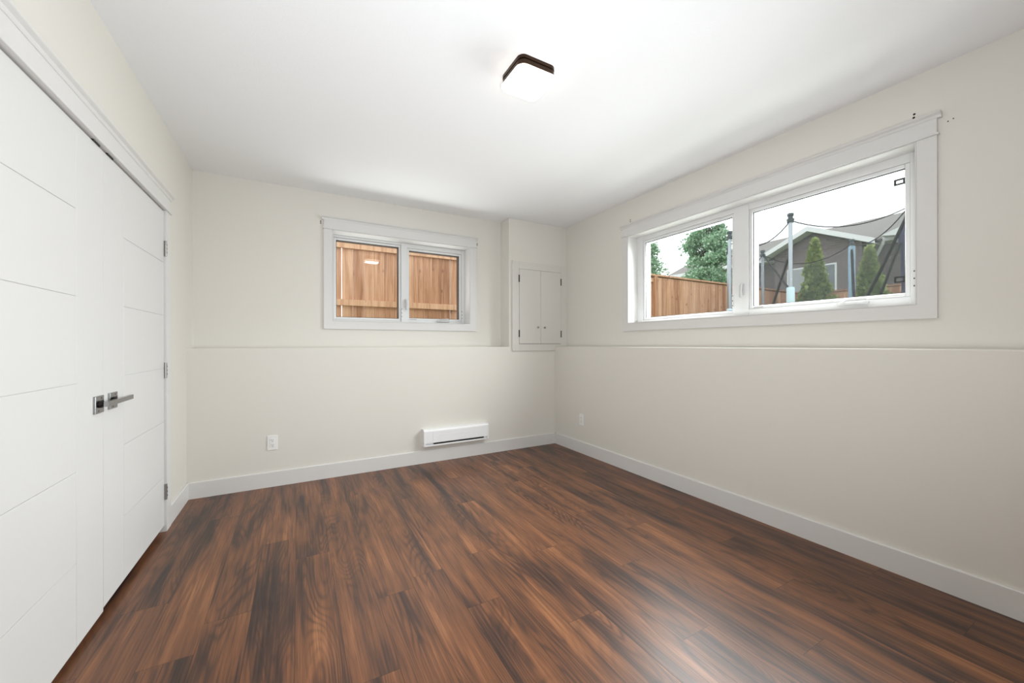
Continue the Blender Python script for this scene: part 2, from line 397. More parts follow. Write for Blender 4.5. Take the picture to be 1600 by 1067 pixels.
# ------------------------------------------------------------------ casing with crown, generic in a wall frame
def casing(parent, P, u0, u1, z0, z1, w, nrm, udir, bottom=True, head=0.112, ov=0.016, th=0.018):
    """P = point on the wall plane (u=0), udir along the wall, nrm into the room. u0..u1,z0..z1 opening"""
    P, n, u = Vector(P), Vector(nrm), Vector(udir); z = Vector((0, 0, 1))
    def bx(b, ua, ub, za, zb, t, bev=0.0015):
        c = P + u*((ua+ub)/2) + n*(t/2) + z*((za+zb)/2)
        rbox(b, c, u, n, z, abs(ub-ua), t, zb-za, bev)
    def mitre(b, pts, t):
        prism(b, [(p[0], p[1]) for p in pts], P, u, z, n, t)
    zb = z0 - w if bottom else z0
    for s, ua, ub in ((0, u0-w, u0), (1, u1, u1+w)):
        b = B()
        if bottom:
            if s == 0: mitre(b, [(ua, zb), (ub, z0), (ub, z1), (ua, z1)], th)
            else: mitre(b, [(ua, z0), (ub, zb), (ub, z1), (ua, z1)], th)
        else: bx(b, ua, ub, z0, z1, th)
        obj('side_casing', b, M_TRIM, parent)
    if bottom:
        b = B(); mitre(b, [(u0-w, zb), (u1+w, zb), (u1, z0), (u0, z0)], th); obj('bottom_casing', b, M_TRIM, parent)
    b = B()
    bx(b, u0-w, u1+w, z1+0.010, z1+head-0.028, th+0.001, 0.001)
    obj('head_casing', b, M_TRIM, parent)
    b = B(); bx(b, u0-w-0.008, u1+w+0.008, z1, z1+0.0105, th+0.009, 0.003); obj('bead_moulding', b, M_TRIM, parent)
    b = B(); h = z1+head-0.029
    pr = [(0, h), (th+0.003, h), (th+0.006, h+0.006), (th+0.008, h+0.013), (th+0.019, h+0.021), (th+0.021, h+0.024), (th+0.021, h+0.029), (0, h+0.029)]
    prism(b, pr, P + u*(u0-w-ov), n, z, u, (u1-u0)+2*w+2*ov); obj('crown_moulding', b, M_TRIM, parent)

def window(name, label, P, udir, nrm, u0, u1, z0, z1, depth, panes, clad, latch, crank, hard):
    """panes: [(ua,ub,za,zb)], local u along the wall, outward = -nrm"""
    P, u, n, z = Vector(P), Vector(udir), Vector(nrm), Vector((0, 0, 1))
    w = tag(bpy.data.objects.new(name, None), label, 'window', None, 'structure'); COL.objects.link(w)
    w.location = P + u*((u0+u1)/2) + z*z0
    def bx(b, ua, ub, da, db, za, zb, bev=0.0):   # d = depth outwards from wall plane
        c = P + u*((ua+ub)/2) - n*((da+db)/2) + z*((za+zb)/2)
        rbox(b, c, u, n, z, abs(ub-ua), abs(db-da), abs(zb-za), bev)
    casing(w, P, u0-0.005, u1+0.005, z0-0.005, z1+0.005, 0.073, nrm, udir)
    # jamb boards lining the hole
    b = B(); jt = 0.004
    bx(b, u0-jt, u0+0.001, -0.0175, depth, z0, z1); bx(b, u1-0.001, u1+jt, -0.0175, depth, z0, z1)
    bx(b, u0-jt, u1+jt, -0.0175, depth, z0-jt, z0+0.001); bx(b, u0-jt, u1+jt, -0.0175, depth, z1-0.001, z1+jt)
    obj('jamb', b, M_TRIM, w)
    # outer frame with mullion, stepped sash rims
    b = B(); D0, D1 = depth, depth+0.06
    (a0, a1, a2, a3), (c0, c1, c2, c3) = panes
    rim = 0.022
    ul, ur = a0-rim, a1+rim; vl, vr = c0-rim, c1+rim
    bx(b, u0, ul, D0, D1, z0, z1, 0.002); bx(b, vr, u1, D0, D1, z0, z1, 0.002); bx(b, ur, vl, D0-0.004, D1, z0, z1, 0.002)
    bx(b, ul, ur, D0, D1, z0, a2-rim, 0.002); bx(b, ul, ur, D0, D1, a3+rim, z1, 0.002)
    bx(b, vl, vr, D0, D1, z0, c2-rim, 0.002); bx(b, vl, vr, D0, D1, c3+rim, z1, 0.002)
    fr = obj('frame', b, M_VINYL, w)
    for i, (pa, pb, pc, pd) in enumerate(panes):
        b = B(); d0 = D0 + (0.010 if i == 0 else 0.005); d1 = D0+0.040
        bx(b, pa-rim+0.001, pa, d0, d1, pc-rim+0.001, pd+rim-0.001, 0.003); bx(b, pb, pb+rim-0.001, d0, d1, pc-rim+0.001, pd+rim-0.001, 0.003)
        bx(b, pa, pb, d0, d1, pc-rim+0.001, pc, 0.003); bx(b, pa, pb, d0, d1, pd, pd+rim-0.001, 0.003)
        sash = obj('sash', b, M_VINYL, w)
        b = B(); g = 0.0042
        for (sa, sb, ta, tb) in ((pa, pa+g, pc, pd), (pb-g, pb, pc, pd), (pa, pb, pc, pc+g), (pa, pb, pd-g, pd)): bx(b, sa, sb, D0+0.0195, D0+0.024, ta, tb)
        obj('gasket', b, M_DARK, sash)
        b = B(); bx(b, pa-0.004, pb+0.004, D0+0.0255, D0+0.0295, pc-0.004, pd+0.004); obj('glass_pane', b, M_GLASS, sash)
        b = B(); e0, e1 = D1-0.019, D1+clad[1]
        t_ = clad[2]
        bx(b, pa-rim, pa-t_*0.0, e0, e1, pc-rim, pd+rim); bx(b, pb+t_*0.0, pb+rim, e0, e1, pc-rim, pd+rim)
        bx(b, pa, pb, e0, e1, pc-rim, pc); bx(b, pa, pb, e0, e1, pd, pd+rim)
        obj('outer_cladding', b, clad[0], sash)
    # cam latch on the mullion
    lu, lz = latch
    b = B(); c = P + u*lu - n*(D0-0.004) + z*lz
    rbox(b, c + n*0.003, u, n, z, 0.030, 0.008, 0.085, 0.003)
    lt = obj('latch', b, M_HARDWARE, w, True)
    b = B(); q = c + n*0.012
    tube(b, [q + z*0.048, q + z*0.030 + n*0.010, q - z*0.010 + n*0.016, q - z*0.055 + n*0.012, q - z*0.062 + n*0.008], [0.007, 0.010, 0.008, 0.011, 0.007], 10)
    obj('lever', b, M_HARDWARE, lt, True)
    # folding crank at the foot of the casement
    cu, cz, cl = crank
    b = B(); c = P + u*cu - n*(D0-0.012) + z*cz
    rbox(b, c, u, n, z, cl, 0.030, 0.016, 0.005)
    cr = obj('crank_operator', b, M_HARDWARE, w, True)
    b = B(); hh = cl/2
    tube(b, [c + u*(-hh*0.75) + n*0.012 + z*0.004, c + u*(-hh*0.3) + n*0.016 + z*0.020, c + u*(hh*0.2) + n*0.016 + z*0.020, c + u*(hh*0.75) + n*0.014 + z*0.024, c + u*(hh*0.92) + n*0.012 + z*0.016], [0.005, 0.007, 0.006, 0.007, 0.006], 10)
    obj('crank_handle', b, M_HARDWARE, cr, True)
    # small keeper plates with screws low on the jamb side of each sash
    for hu, ha, hb in hard:
        b = B(); bx(b, hu-0.006, hu+0.006, D0-0.007, D0, ha, hb, 0.001); kp = obj('keeper_plate', b, M_VINYL, w)
        for k in range(3):
            zz = ha + (hb-ha)*(0.12+0.38*k)
            b = B(); disc(b, P + u*hu - n*(D0-0.0068) + z*zz, nrm, 0.0042, 0.001, 10); obj('screw', b, M_SLOT, kp)
    # maker's sticker at the foot of the casement glass
    b = B(); bx(b, c0+0.01, c0+0.075, D0+0.0035, D0+0.006, c2-0.016, c2-0.010); obj('sticker', b, M_LABEL, w)
    return w

w1 = window('window_1', 'small white two-pane window in the far wall looking onto a fence', (0, YU, 0), (1, 0, 0), (0, -1, 0),
       BW['x0'], BW['x1'], BW['z0'], BW['z1'], 0.135, [(0.324, 0.917, 1.428, 2.172), (1.024, 1.585, 1.438, 2.150)],
       (M_CLAD, 0.035, 1), (0.985, 1.585), (1.39, 1.412, 0.14), [(0.945, 1.44, 1.54), (1.612, 1.44, 1.54)])
w2 = window('window_2', 'wide white two-pane window in the right wall looking onto the yard', (XU, 0, 0), (0, -1, 0), (-1, 0, 0),
       -RW['y1'], -RW['y0'], RW['z0'], RW['z1'], 0.105, [(-2.617, -1.765, 1.415, 2.138), (-1.612, -0.797, 1.439, 2.129)],
       (M_VINYL, 0.03, 1), (-1.677, 1.566), (-1.02, 1.402, 0.15), [(-0.757, 1.46, 1.565), (-1.752, 1.44, 1.54)])
# black casement hinge arms showing outside the right-hand glass
for zc, hgt in ((2.075, 0.034), (1.522, 0.036)):
    b = B(); q = Vector((XU+0.17, -0.0, zc)); y0, y1 = 0.810, 0.856
    t_ = 0.0085
    for (ya, yb, za, zb) in ((y0, y1, hgt/2-t_, hgt/2), (y0, y1, -hgt/2, -hgt/2+t_), (y1-t_, y1, -hgt/2, hgt/2), (y0, y0+t_, -hgt/2, hgt/2)):
        box(b, XU+0.160, XU+0.168, ya, yb, zc+za, zc+zb)
    obj('hinge_arm', b, M_DARK, w2)

# ------------------------------------------------------------------ closet double doors
XD = XL + 0.006
def leaf(name, label, y0, y1, zb, grooves_v, hz, handle_y, hinge_y):
    d = tag(bpy.data.objects.new(name, None), label, 'door', None, 'structure'); COL.objects.link(d); d.location = (XD-0.0175, (y0+y1)/2, zb)
    ZT = 1.9895; g = 0.0017
    # panels separated by fine V grooves
    ys = sorted(grooves_v); left = grooves_v[1] < grooves_v[0]
    b = B(); box(b, XD-0.035, XD-0.003, y0, y1, zb, ZT)
    bands = [y0] + ys + [y1]
    vs = grooves_v[0]
    stile = (vs, y1) if left else (y0, vs)
    field = (y0, vs) if left else (vs, y1)
    def pan(ya, yb, za, zb_): box(b, XD-0.0035, XD, ya, yb, za, zb_, 0.0012)
    pan(stile[0] + (g/2 if left else 0), stile[1] - (0 if left else g/2), zb, ZT)
    zz = [zb] + hz + [ZT]
    for i in range(len(zz)-1):
        pan(field[0] + (0 if left else g/2), field[1] - (g/2 if left else 0), zz[i] + (g/2 if i else 0), zz[i+1] - (g/2 if i < len(zz)-2 else 0))
    obj('door_slab', b, M_DOOR, d)
    # lever set
    hz_ = 0.914
    b = B(); box(b, XD, XD+0.009, handle_y-0.038, handle_y+0.038, hz_-0.036, hz_+0.036, 0.0015)
    ro = obj('handle', b, M_CHROME, d); ro['label'] = 'chrome lever handle on a square plate'
    b = B(); disc(b, (XD+0.009, handle_y, hz_), (1, 0, 0), 0.014, 0.008, 20); tube(b, [(XD+0.015, handle_y, hz_), (XD+0.032, handle_y, hz_)], 0.0095, 16); obj('spindle', b, M_BLACKMETAL, ro, True)  # dark reflections in the chrome put into the spindle's colour
    b = B(); prism(b, [(-0.008, -0.010), (0.006, -0.010), (0.006, 0.010), (-0.008, 0.010)], (XD+0.031, handle_y-0.010, hz_), (1, 0, 0), (0, 0, 1), (0, 1, 0), 0.140)
    obj('lever', b, M_CHROME, ro)
    for sz in (-1, 1):
        b = B(); disc(b, (XD+0.009, handle_y+0.012*sz, hz_+0.026*sz), (1, 0, 0), 0.003, 0.0008, 10); obj('screw', b, M_SLOT, ro)
    # ball catch at the top corner by the meeting stile
    s = -1 if left else 1
    my = y1 if left else y0
    b = B(); box(b, XD-0.03, XD+0.004, my+s*0.035, my+s*0.095, ZT-0.001, ZT+0.006); cb = obj('ball_catch', b, M_BLACKMETAL, d)
    # hinges
    for hz2 in (1.760, 1.003, 0.248):
        b = B(); tube(b, [(XD+0.007, hinge_y, hz2-0.048), (XD+0.007, hinge_y, hz2+0.048)], 0.0075, 12)
        sgn = 1 if hinge_y > (y0+y1)/2 else -1
        box(b, XD-0.002, XD+0.003, hinge_y, hinge_y+sgn*0.010, hz2-0.047, hz2+0.047)
        hg = obj('hinge', b, M_STEEL, d, True)
        for q in (-0.024, 0.0, 0.024):
            b = B(); box(b, XD+0.0005, XD+0.0152, hinge_y-0.002, hinge_y+0.002, hz2+q-0.005, hz2+q+0.005); obj('knuckle_gap', b, M_SLOT, hg)
    return d
HZ = [0.342, 0.6845, 1.0155, 1.344, 1.672]
leaf('door_1', 'right leaf of the white closet double door, hinged by the far corner', 2.2835, 3.1395, 0.040, (2.505, 3.5), HZ, 2.366, 3.1415)
leaf('door_2', 'left leaf of the white closet double door, running out of the frame', 1.4085, 2.2805, 0.026, (2.054, 1.0), HZ, 2.226, 1.4065)
tr = tag(bpy.data.objects.new('trim_1', None), 'white casing with a crown moulding around the closet doors', 'trim', None, 'structure'); COL.objects.link(tr); tr.location = (XL, (CY0+CY1)/2, 0)
casing(tr, (XL, 0, 0), CY0, CY1, 0.0, CZ, 0.089, (1, 0, 0), (0, 1, 0), bottom=False, head=0.118)
b = B(); box(b, XL-0.12, XL+0.0175, CY1-0.0005, CY1+0.003, 0, CZ); box(b, XL-0.12, XL+0.0175, CY0-0.003, CY0+0.0005, 0, CZ); box(b, XL-0.12, XL+0.0175, CY0, CY1, CZ-0.0005, CZ+0.003)
obj('jamb', b, M_TRIM, tr)

# ------------------------------------------------------------------ access panel in the boxed corner
ap = thing('access_panel', (2.4375, YB, 1.088), 'white framed access cupboard with two small doors in the far corner above the ledge', 'cupboard')
b = B(); t = 0.016; yf = YB - t; yg = YB - 0.004
fx0, fx1, fz0, fz1 = 2.066, XU, 1.088, 2.088; dx0, dx1, dz0, dz1 = 2.152, 2.724, 1.164, 2.004
box(b, fx0, dx0, yf, yg, fz0, fz1, 0.0012); box(b, dx1, fx1, yf, yg, ZL, fz1, 0.0012)
box(b, dx0, dx1, yf, yg, dz1, fz1, 0.0012); box(b, dx0, XR, yf, yg, fz0, dz0, 0.0012); box(b, XR, dx1, yf, yg, ZL, dz0, 0.0012)
obj('face_frame', b, M_PANEL, ap)
b = B(); box(b, fx0+0.008, dx0, yg, YB+0.0004, fz0+0.008, fz1-0.002); box(b, dx1, fx1, yg, YB+0.0004, ZL, fz1-0.002)
box(b, dx0, dx1, yg, YB+0.0004, dz1, fz1-0.002); box(b, dx0, XR, yg, YB+0.0004, fz0+0.008, dz0); obj('shadow_gap_strip', b, M_DARK, ap)  # black strip paints the shadow line behind the frame's edge
b = B(); box(b, dx0, dx1, YB-0.003, YB+0.0004, dz0, dz1); obj('cavity_back', b, M_DARK, ap)
mid = 2.4365; g = 0.003
for s, xa, xb, kx, hx in ((-1, dx0+g, mid-0.0012, 2.392, dx0), (1, mid+0.0012, dx1-g, 2.484, dx1)):
    b = B(); box(b, xa, xb, yf-0.003, YB-0.004, dz0+g+0.001, dz1-g, 0.0015); d = obj('door', b, M_PANEL, ap)
    b = B(); tube(b, [(kx, yf-0.003, 1.3535), (kx, yf-0.010, 1.3535), (kx, yf-0.012, 1.3535), (kx, yf-0.022, 1.3535), (kx, yf-0.026, 1.3535)], [0.005, 0.005, 0.011, 0.013, 0.007], 16)
    obj('knob', b, M_STEEL, d, True)
    for hz_ in (1.893, 1.281):
        b = B(); tube(b, [(hx, yf-0.004, hz_-0.040), (hx, yf-0.004, hz_+0.040)], 0.006, 10); box(b, hx-0.007, hx+0.007, yf-0.0045, yf-0.001, hz_-0.038, hz_+0.038)
        obj('hinge', b, M_BLACKMETAL, d)

# ------------------------------------------------------------------ baseboard heater
ht = thing('baseboard_heater', (1.40, YB, 0.16), 'white electric baseboard heater low on the far wall', 'heater')
x0, x1, z0, z1, dp = 1.060, 1.748, 0.166, 0.333, 0.068
pr = [(0, z0+0.004), (dp-0.016, z0), (dp-0.004, z0+0.004), (dp-0.004, z0+0.017), (dp-0.022, z0+0.019), (dp-0.022, z0+0.036), (dp, z0+0.036), (dp, z1-0.016), (dp-0.010, z1-0.003), (dp-0.020, z1), (0, z1)]
b = B(); prism(b, pr, (x0+0.012, YB, 0), (0, -1, 0), (0, 0, 1), (1, 0, 0), x1-x0-0.024); obj('body', b, M_ENAMEL, ht)
for nm, xa in (('end_cap', x0), ('end_cap', x1-0.014)):
    b = B(); cap = [(0, z0), (dp-0.012, z0-0.003), (dp+0.002, z0+0.008), (dp+0.002, z1-0.016), (dp-0.014, z1+0.002), (0, z1+0.002)]
    prism(b, cap, (xa, YB, 0), (0, -1, 0), (0, 0, 1), (1, 0, 0), 0.014); ec = obj(nm, b, M_ENAMEL, ht)
    b = B(); disc(b, (xa if xa < 1.2 else xa+0.014, YB-0.045, z0+0.035), (-1 if xa < 1.2 else 1, 0, 0), 0.004, 0.001, 10); obj('screw', b, M_SLOT, ec)
b = B(); box(b, x0+0.10, x1-0.05, YB-dp+0.012, YB-dp+0.023, z0+0.0185, z0+0.0365); obj('air_slot', b, M_DARK, ht)
b = B(); box(b, x0+0.090, x1-0.060, YB-dp-0.0022, YB-dp+0.001, z0+0.038, z1-0.020, 0.001); fp = obj('front_panel', b, M_ENAMEL, ht)
for k in range(1, 3):
    b = B(); zz = z0+0.038 + k*0.033; box(b, x0+0.092, x1-0.062, YB-dp-0.0034, YB-dp-0.0018, zz, zz+0.004, 0.0008); obj('rib', b, M_ENAMEL, fp)

# ------------------------------------------------------------------ outlets
def outlet(loc, nrm, udir, label):
    P, n, u, z = Vector(loc), Vector(nrm), Vector(udir), Vector((0, 0, 1))
    o = thing('wall_outlet', loc, label, 'outlet', 'duplex outlets low on the walls')
    b = B(); rbox(b, P + n*0.003, u, n, z, 0.074, 0.006, 0.120, 0.0025); obj('cover_plate', b, M_PLASTIC, o)
    b = B(); rbox(b, P + n*0.0065, u, n, z, 0.036, 0.004, 0.070, 0.001); rc = obj('receptacle', b, M_PLASTIC, o)
    for s in (-1, 1):
        for (du, w_, h_) in ((-0.0065, 0.0025, 0.009), (0.0065, 0.0025, 0.007)):
            b = B(); rbox(b, P + n*0.0086 + u*du + z*(0.019*s+0.004), u, n, z, w_, 0.0006, h_); obj('slot', b, M_SLOT, rc)
        b = B(); disc(b, P + n*0.0083 + z*(0.019*s-0.008), n, 0.0032, 0.0006, 10); obj('ground_hole', b, M_SLOT, rc)
outlet((-0.182, YB, 0.3585), (0, -1, 0), (1, 0, 0), 'white duplex outlet on the far wall left of the heater')
outlet((XR, 3.226, 0.3545), (-1, 0, 0), (0, -1, 0), 'white duplex outlet on the right wall near the far corner')

# ------------------------------------------------------------------ ceiling light
def rsq(bm, cx, cy, half, rad, levels, seg=8):
    """rounded square lofted through (z, inset)"""
    rings = []
    for z, ins in levels:
        h = half-ins; r = max(0.004, rad-ins*0.5); ring = []
        for q in range(4):
            a0 = q*math.pi/2; ccx = cx + (h-r)*(1 if q in (0, 3) else -1); ccy = cy + (h-r)*(1 if q in (0, 1) else -1)
            for k in range(seg+1):
                a = a0 + k/seg*math.pi/2; ring.append(bm.verts.new((ccx + r*math.cos(a), ccy + r*math.sin(a), z)))
        rings.append(ring)
    n = len(rings[0])
    for i in range(len(rings)-1):
        for k in range(n): bm.faces.new((rings[i][k], rings[i][(k+1) % n], rings[i+1][(k+1) % n], rings[i+1][k]))
    bm.faces.new(rings[0]); bm.faces.new(rings[-1][::-1])
def ceiling_lamp(cx, cy, label, power):
    o = thing('ceiling_light', (cx, cy, ZC), label, 'ceiling light', 'flush ceiling lights')
    b = B(); rsq(b, cx, cy, 0.106, 0.036, [(ZC, 0), (ZC-0.014, 0), (ZC-0.016, 0.005), (ZC-0.022, 0.005), (ZC-0.024, 0.001), (ZC-0.043, 0.001), (ZC-0.045, 0.006)]); obj('base', b, M_BRONZE, o, True)
    b = B(); rsq(b, cx, cy, 0.112, 0.042, [(ZC-0.045, 0.006), (ZC-0.050, 0.0), (ZC-0.058, 0.001), (ZC-0.065, 0.008), (ZC-0.070, 0.022), (ZC-0.074, 0.050), (ZC-0.076, 0.085)]); obj('glass_shade', b, M_LAMP, o, True)
    area('lamp_light', (cx, cy, ZC-0.080), (0, 0, -1), 0.2, 0.2, power, (1.0, 0.95, 0.88))
ceiling_lamp(1.036, 1.685, 'square alabaster glass ceiling light with a dark bronze base, lit', 3)
ceiling_lamp(0.25, -1.15, 'added square fill light on the unseen ceiling behind the camera, lit', 12)  # added lamp out of view, brightens the room from behind the camera

# ================================================================== outdoors
GR = 0.80
b = B(); box(b, XOUT+0.0, 70, -25, 60, GR-0.3, GR); box(b, -12, XOUT, YOUT, 60, GR-0.3, GR)
struct(obj('lawn', b, M_GRASS), 'lawn around the house', 'lawn')

def rand_boards(bm): return bm.loops.layers.float_vector.new('board_rand')
def board(bm, lay, *a, bev=0.0):
    n0 = len(bm.faces); old = set(bm.faces); box(bm, *a, bev=bev); rv = (R.random(), R.random(), R.random())
    for f in bm.faces:
        if f not in old:
            for lp in f.loops: lp[lay] = rv
def fence_panel(parent, x0, x1, yf, zt, near, gap=(0.002, 0.006)):
    """boards along X; near=True puts boards on the room side of the rails"""
    b = B(); lay = rand_boards(b); x = x0; yb = (yf-0.030, yf-0.012) if near else (yf+0.020, yf+0.038)
    while x < x1-0.02:
        w = min(0.138, x1-x); board(b, lay, x, x+w, yb[0], yb[1], GR+0.03, zt-0.02); x += w + R.choice([gap[0], gap[0], gap[1]])
    obj('boards', b, M_CEDAR, parent)
    for za in (zt-0.125, zt-0.91, GR+0.15):
        b = B(); lay = rand_boards(b); board(b, lay, x0, x1, yf-0.018 if not near else yf-0.011, yf+0.019, za, za+0.085, bev=0.003); obj('rail', b, M_CEDAR, parent)
    b = B(); lay = rand_boards(b); board(b, lay, x0-0.02, x1+0.02, yf-0.06, yf+0.07, zt, zt+0.038, bev=0.004); obj('cap_rail', b, M_CEDAR, parent)
def post_x(parent, x, yf, zt):
    b = B(); lay = rand_boards(b); board(b, lay, x-0.045, x+0.045, yf-0.055, yf+0.045, GR, zt, bev=0.004); obj('post', b, M_CEDAR, parent)
YF, ZT = 5.70, 2.605
fb = thing('wooden_fence', (4.0, YF, GR), 'cedar board fence close outside the small window and running behind the yard', 'fence')
for i, (xa, xb, nr) in enumerate([(-2.8, -0.28, False), (-0.19, 2.36, False), (2.45, 4.45, False), (4.54, 6.62, False), (6.72, 9.7, True), (9.8, 12.95, True)]):
    fence_panel(fb, xa, xb, YF, ZT, nr, (0.003, 0.008)); post_x(fb, xb+0.045, YF, ZT)
XF = 13.05
f2 = thing('wooden_fence', (XF, 0, GR), 'cedar board fence across the far end of the yard behind the evergreens', 'fence')
b = B(); lay = rand_boards(b); y = -6.0
while y < YF-0.1:
    board(b, lay, XF-0.03, XF-0.012, y, y+0.138, GR+0.03, ZT-0.02); y += 0.142
obj('boards', b, M_CEDAR, f2)
for za in (ZT-0.125, ZT-0.91, GR+0.15):
    b = B(); lay = rand_boards(b); board(b, lay, XF-0.011, XF+0.03, -6.0, YF-0.1, za, za+0.085); obj('rail', b, M_CEDAR, f2)
b = B(); lay = rand_boards(b); board(b, lay, XF-0.06, XF+0.07, -6.0, YF-0.1, ZT, ZT+0.038); obj('cap_rail', b, M_CEDAR, f2)

# ---- trees
def crown_leaves(fn, n, size, mat, parent, name='foliage', droop=0.0):
    bm = B(); lay = bm.loops.layers.float_vector.new('leaf_tone')
    for _ in range(n):
        p, out, shade = fn()
        a = Vector((R.gauss(0, 1), R.gauss(0, 1), R.gauss(0, 1))).normalized()
        d = (Vector(out)*0.8 + a - Vector((0, 0, droop))).normalized(); s = d.cross(Vector((R.gauss(0, 1), R.gauss(0, 1), R.gauss(0, 1)))).normalized()
        l = size*R.uniform(0.6, 1.3); w = l*0.42; p = Vector(p)
        vs = [bm.verts.new(p), bm.verts.new(p + d*l*0.5 + s*w), bm.verts.new(p + d*l), bm.verts.new(p + d*l*0.5 - s*w)]
        f = bm.faces.new(vs); rv = (min(1, max(0, R.random()*0.75 + shade*0.25)), 0, 0)  # random tone, painted paler towards the tops as if lit from above
        for lp in f.loops: lp[lay] = rv
    me = bpy.data.meshes.new(name); bm.to_mesh(me); bm.free(); me.materials.append(mat)
    o = bpy.data.objects.new(name, me); COL.objects.link(o); o.parent = parent
    q = parent.location.copy(); me.transform(Matrix.Translation(-q)); return o
def poplar(name, x, y, top, rad, n, label, base_z, leafsize=0.11):
    t = thing(name, (x, y, GR), label, 'tree', 'poplar-like trees beyond the fence')
    b = B(); tube(b, [(x, y, GR-0.1), (x+0.03, y, GR+(top-GR)*0.5), (x, y+0.03, top-0.5)], [0.10, 0.06, 0.02], 8); obj('trunk', b, M_BARK, t, True)
    # clumps along ascending branches
    cl = []; 
    for _ in range(130):
        h = R.uniform(0, 1); r = rad*(0.55+0.45*math.sin(math.pi*min(1, h*0.9+0.12)))*(1 if h < 0.8 else max(0.25, (1-h)/0.2))
        a = R.uniform(0, 6.283); q = r*math.sqrt(R.uniform(0.05, 1)); cl.append((Vector((x+q*math.cos(a), y+q*math.sin(a), base_z+(top-base_z)*h)), a, R.uniform(0.14, 0.30)))
    b = B()
    for c, a, rr in cl[:60]:
        st = Vector((x, y, max(GR+0.3, c.z-0.8))); tube(b, [st, (st+c)/2 + Vector((0, 0, 0.05)), c], [0.022, 0.014, 0.006], 5)
    obj('branches', b, M_BARK, t, True)
    def fn():
        c, a, rr = R.choice(cl); o = Vector((R.gauss(0, 1), R.gauss(0, 1), R.gauss(0, 1))).normalized()
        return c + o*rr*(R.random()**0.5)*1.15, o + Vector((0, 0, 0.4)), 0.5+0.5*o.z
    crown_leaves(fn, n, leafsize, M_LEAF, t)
poplar('poplar_tree', 13.20, 9.0, 6.9, 0.76, 34000, 'tall leafy tree beyond the fence in the middle of the left pane', 1.3, 0.085)
poplar('poplar_tree', 10.02, 9.0, 5.15, 0.54, 15000, 'narrow leafy tree beyond the fence at the left edge of the wide window', 1.3, 0.08)
# low bush at the big tree's foot
t = thing('garden_bush', (11.7, 9.1, GR), 'low rounded bush beyond the fence beside the tall leafy tree', 'bush')
def fnb():
    o = Vector((R.gauss(0, 1), R.gauss(0, 1), R.gauss(0, 1))).normalized(); q = R.random()**0.4
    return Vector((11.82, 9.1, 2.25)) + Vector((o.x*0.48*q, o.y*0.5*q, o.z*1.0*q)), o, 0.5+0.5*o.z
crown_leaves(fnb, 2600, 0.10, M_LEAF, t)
b = B(); tube(b, [(11.7, 9.1, GR-0.1), (11.72, 9.1, 2.2)], [0.04, 0.02], 6); obj('trunk', b, M_BARK, t)
t = thing('sapling', (11.07, 9.0, GR), 'thin bare sapling with a few leaves beyond the fence between the two trees', 'sapling')
b = B(); tube(b, [(11.07, 9.0, GR-0.1), (11.10, 9.0, 2.6), (11.07, 9.0, 3.6)], [0.02, 0.012, 0.004], 6)
for k in range(9):
    zz = 2.2 + k*0.15; a = k*2.1; tube(b, [(11.09, 9.0, zz), (11.09+0.22*math.cos(a), 9+0.22*math.sin(a), zz+0.22)], [0.005, 0.002], 4)
obj('stem', b, M_BARK, t)
def fns():
    k = R.randrange(9); a = k*2.1; f = R.uniform(0.5, 1); return Vector((11.09+0.22*f*math.cos(a), 9+0.22*f*math.sin(a), 2.2+k*0.15+0.22*f)), Vector((0, 0, 1)), 0.4
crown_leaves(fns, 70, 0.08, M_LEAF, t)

def conifer(x, y, top, rad, n, label, tilt=0.0):
    t = thing('evergreen_shrub', (x, y, GR), label, 'shrub', 'pyramidal evergreens in the yard')
    b = B(); tube(b, [(x, y, GR-0.1), (x, y, top-0.3)], [0.06, 0.012], 8); obj('trunk', b, M_BARK, t, True)
    tips = [(R.uniform(0, 1), R.uniform(0, 6.283)) for _ in range(140)]
    def fn():
        h, a = R.choice(tips); h = min(0.995, max(0.0, h + R.gauss(0, 0.02))); a += R.gauss(0, 0.16)
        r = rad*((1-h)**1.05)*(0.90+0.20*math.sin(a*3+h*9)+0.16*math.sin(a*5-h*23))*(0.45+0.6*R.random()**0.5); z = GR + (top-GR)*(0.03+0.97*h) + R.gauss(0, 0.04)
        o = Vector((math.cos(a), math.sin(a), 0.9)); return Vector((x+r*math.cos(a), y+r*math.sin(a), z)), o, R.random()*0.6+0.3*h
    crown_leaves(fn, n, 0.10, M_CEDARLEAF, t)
conifer(11.28, 4.71, 3.66, 0.62, 16000, 'pointed evergreen shrub before the brick gable, left of the pair')
conifer(11.90, 3.86, 3.36, 0.62, 15000, 'broader evergreen shrub before the far fence, right of the pair')

# ---- neighbour's house
H = thing('brick_house', (22.0, 7.0, GR), 'grey-brown brick house with white gable fascia beyond the yard', 'house')
GX, PY = 20.0, 8.42; EZ = 5.42; SL = 0.465
ZR = 6.30                                     # gable ridge height (outer roof skin)
wl, wr = 10.0, 6.72                           # gable wall edges in Y
# gable wall
b = B()
for Xa in (GX,):
    pr = [(wl, GR), (wr, GR), (wr, ZR-0.22-SL*(PY-wr)), (PY, ZR-0.22), (wl, ZR-0.22-SL*(wl-PY))]
    prism(b, pr, (GX, 0, 0), (0, 1, 0), (0, 0, 1), (1, 0, 0), 1.1)
obj('gable_wall', b, M_BRICK, H)
b = B(); box(b, 20.9, 27.2, -6.0, 16.0, GR, 5.25); obj('main_wall', b, M_BRICK, H)
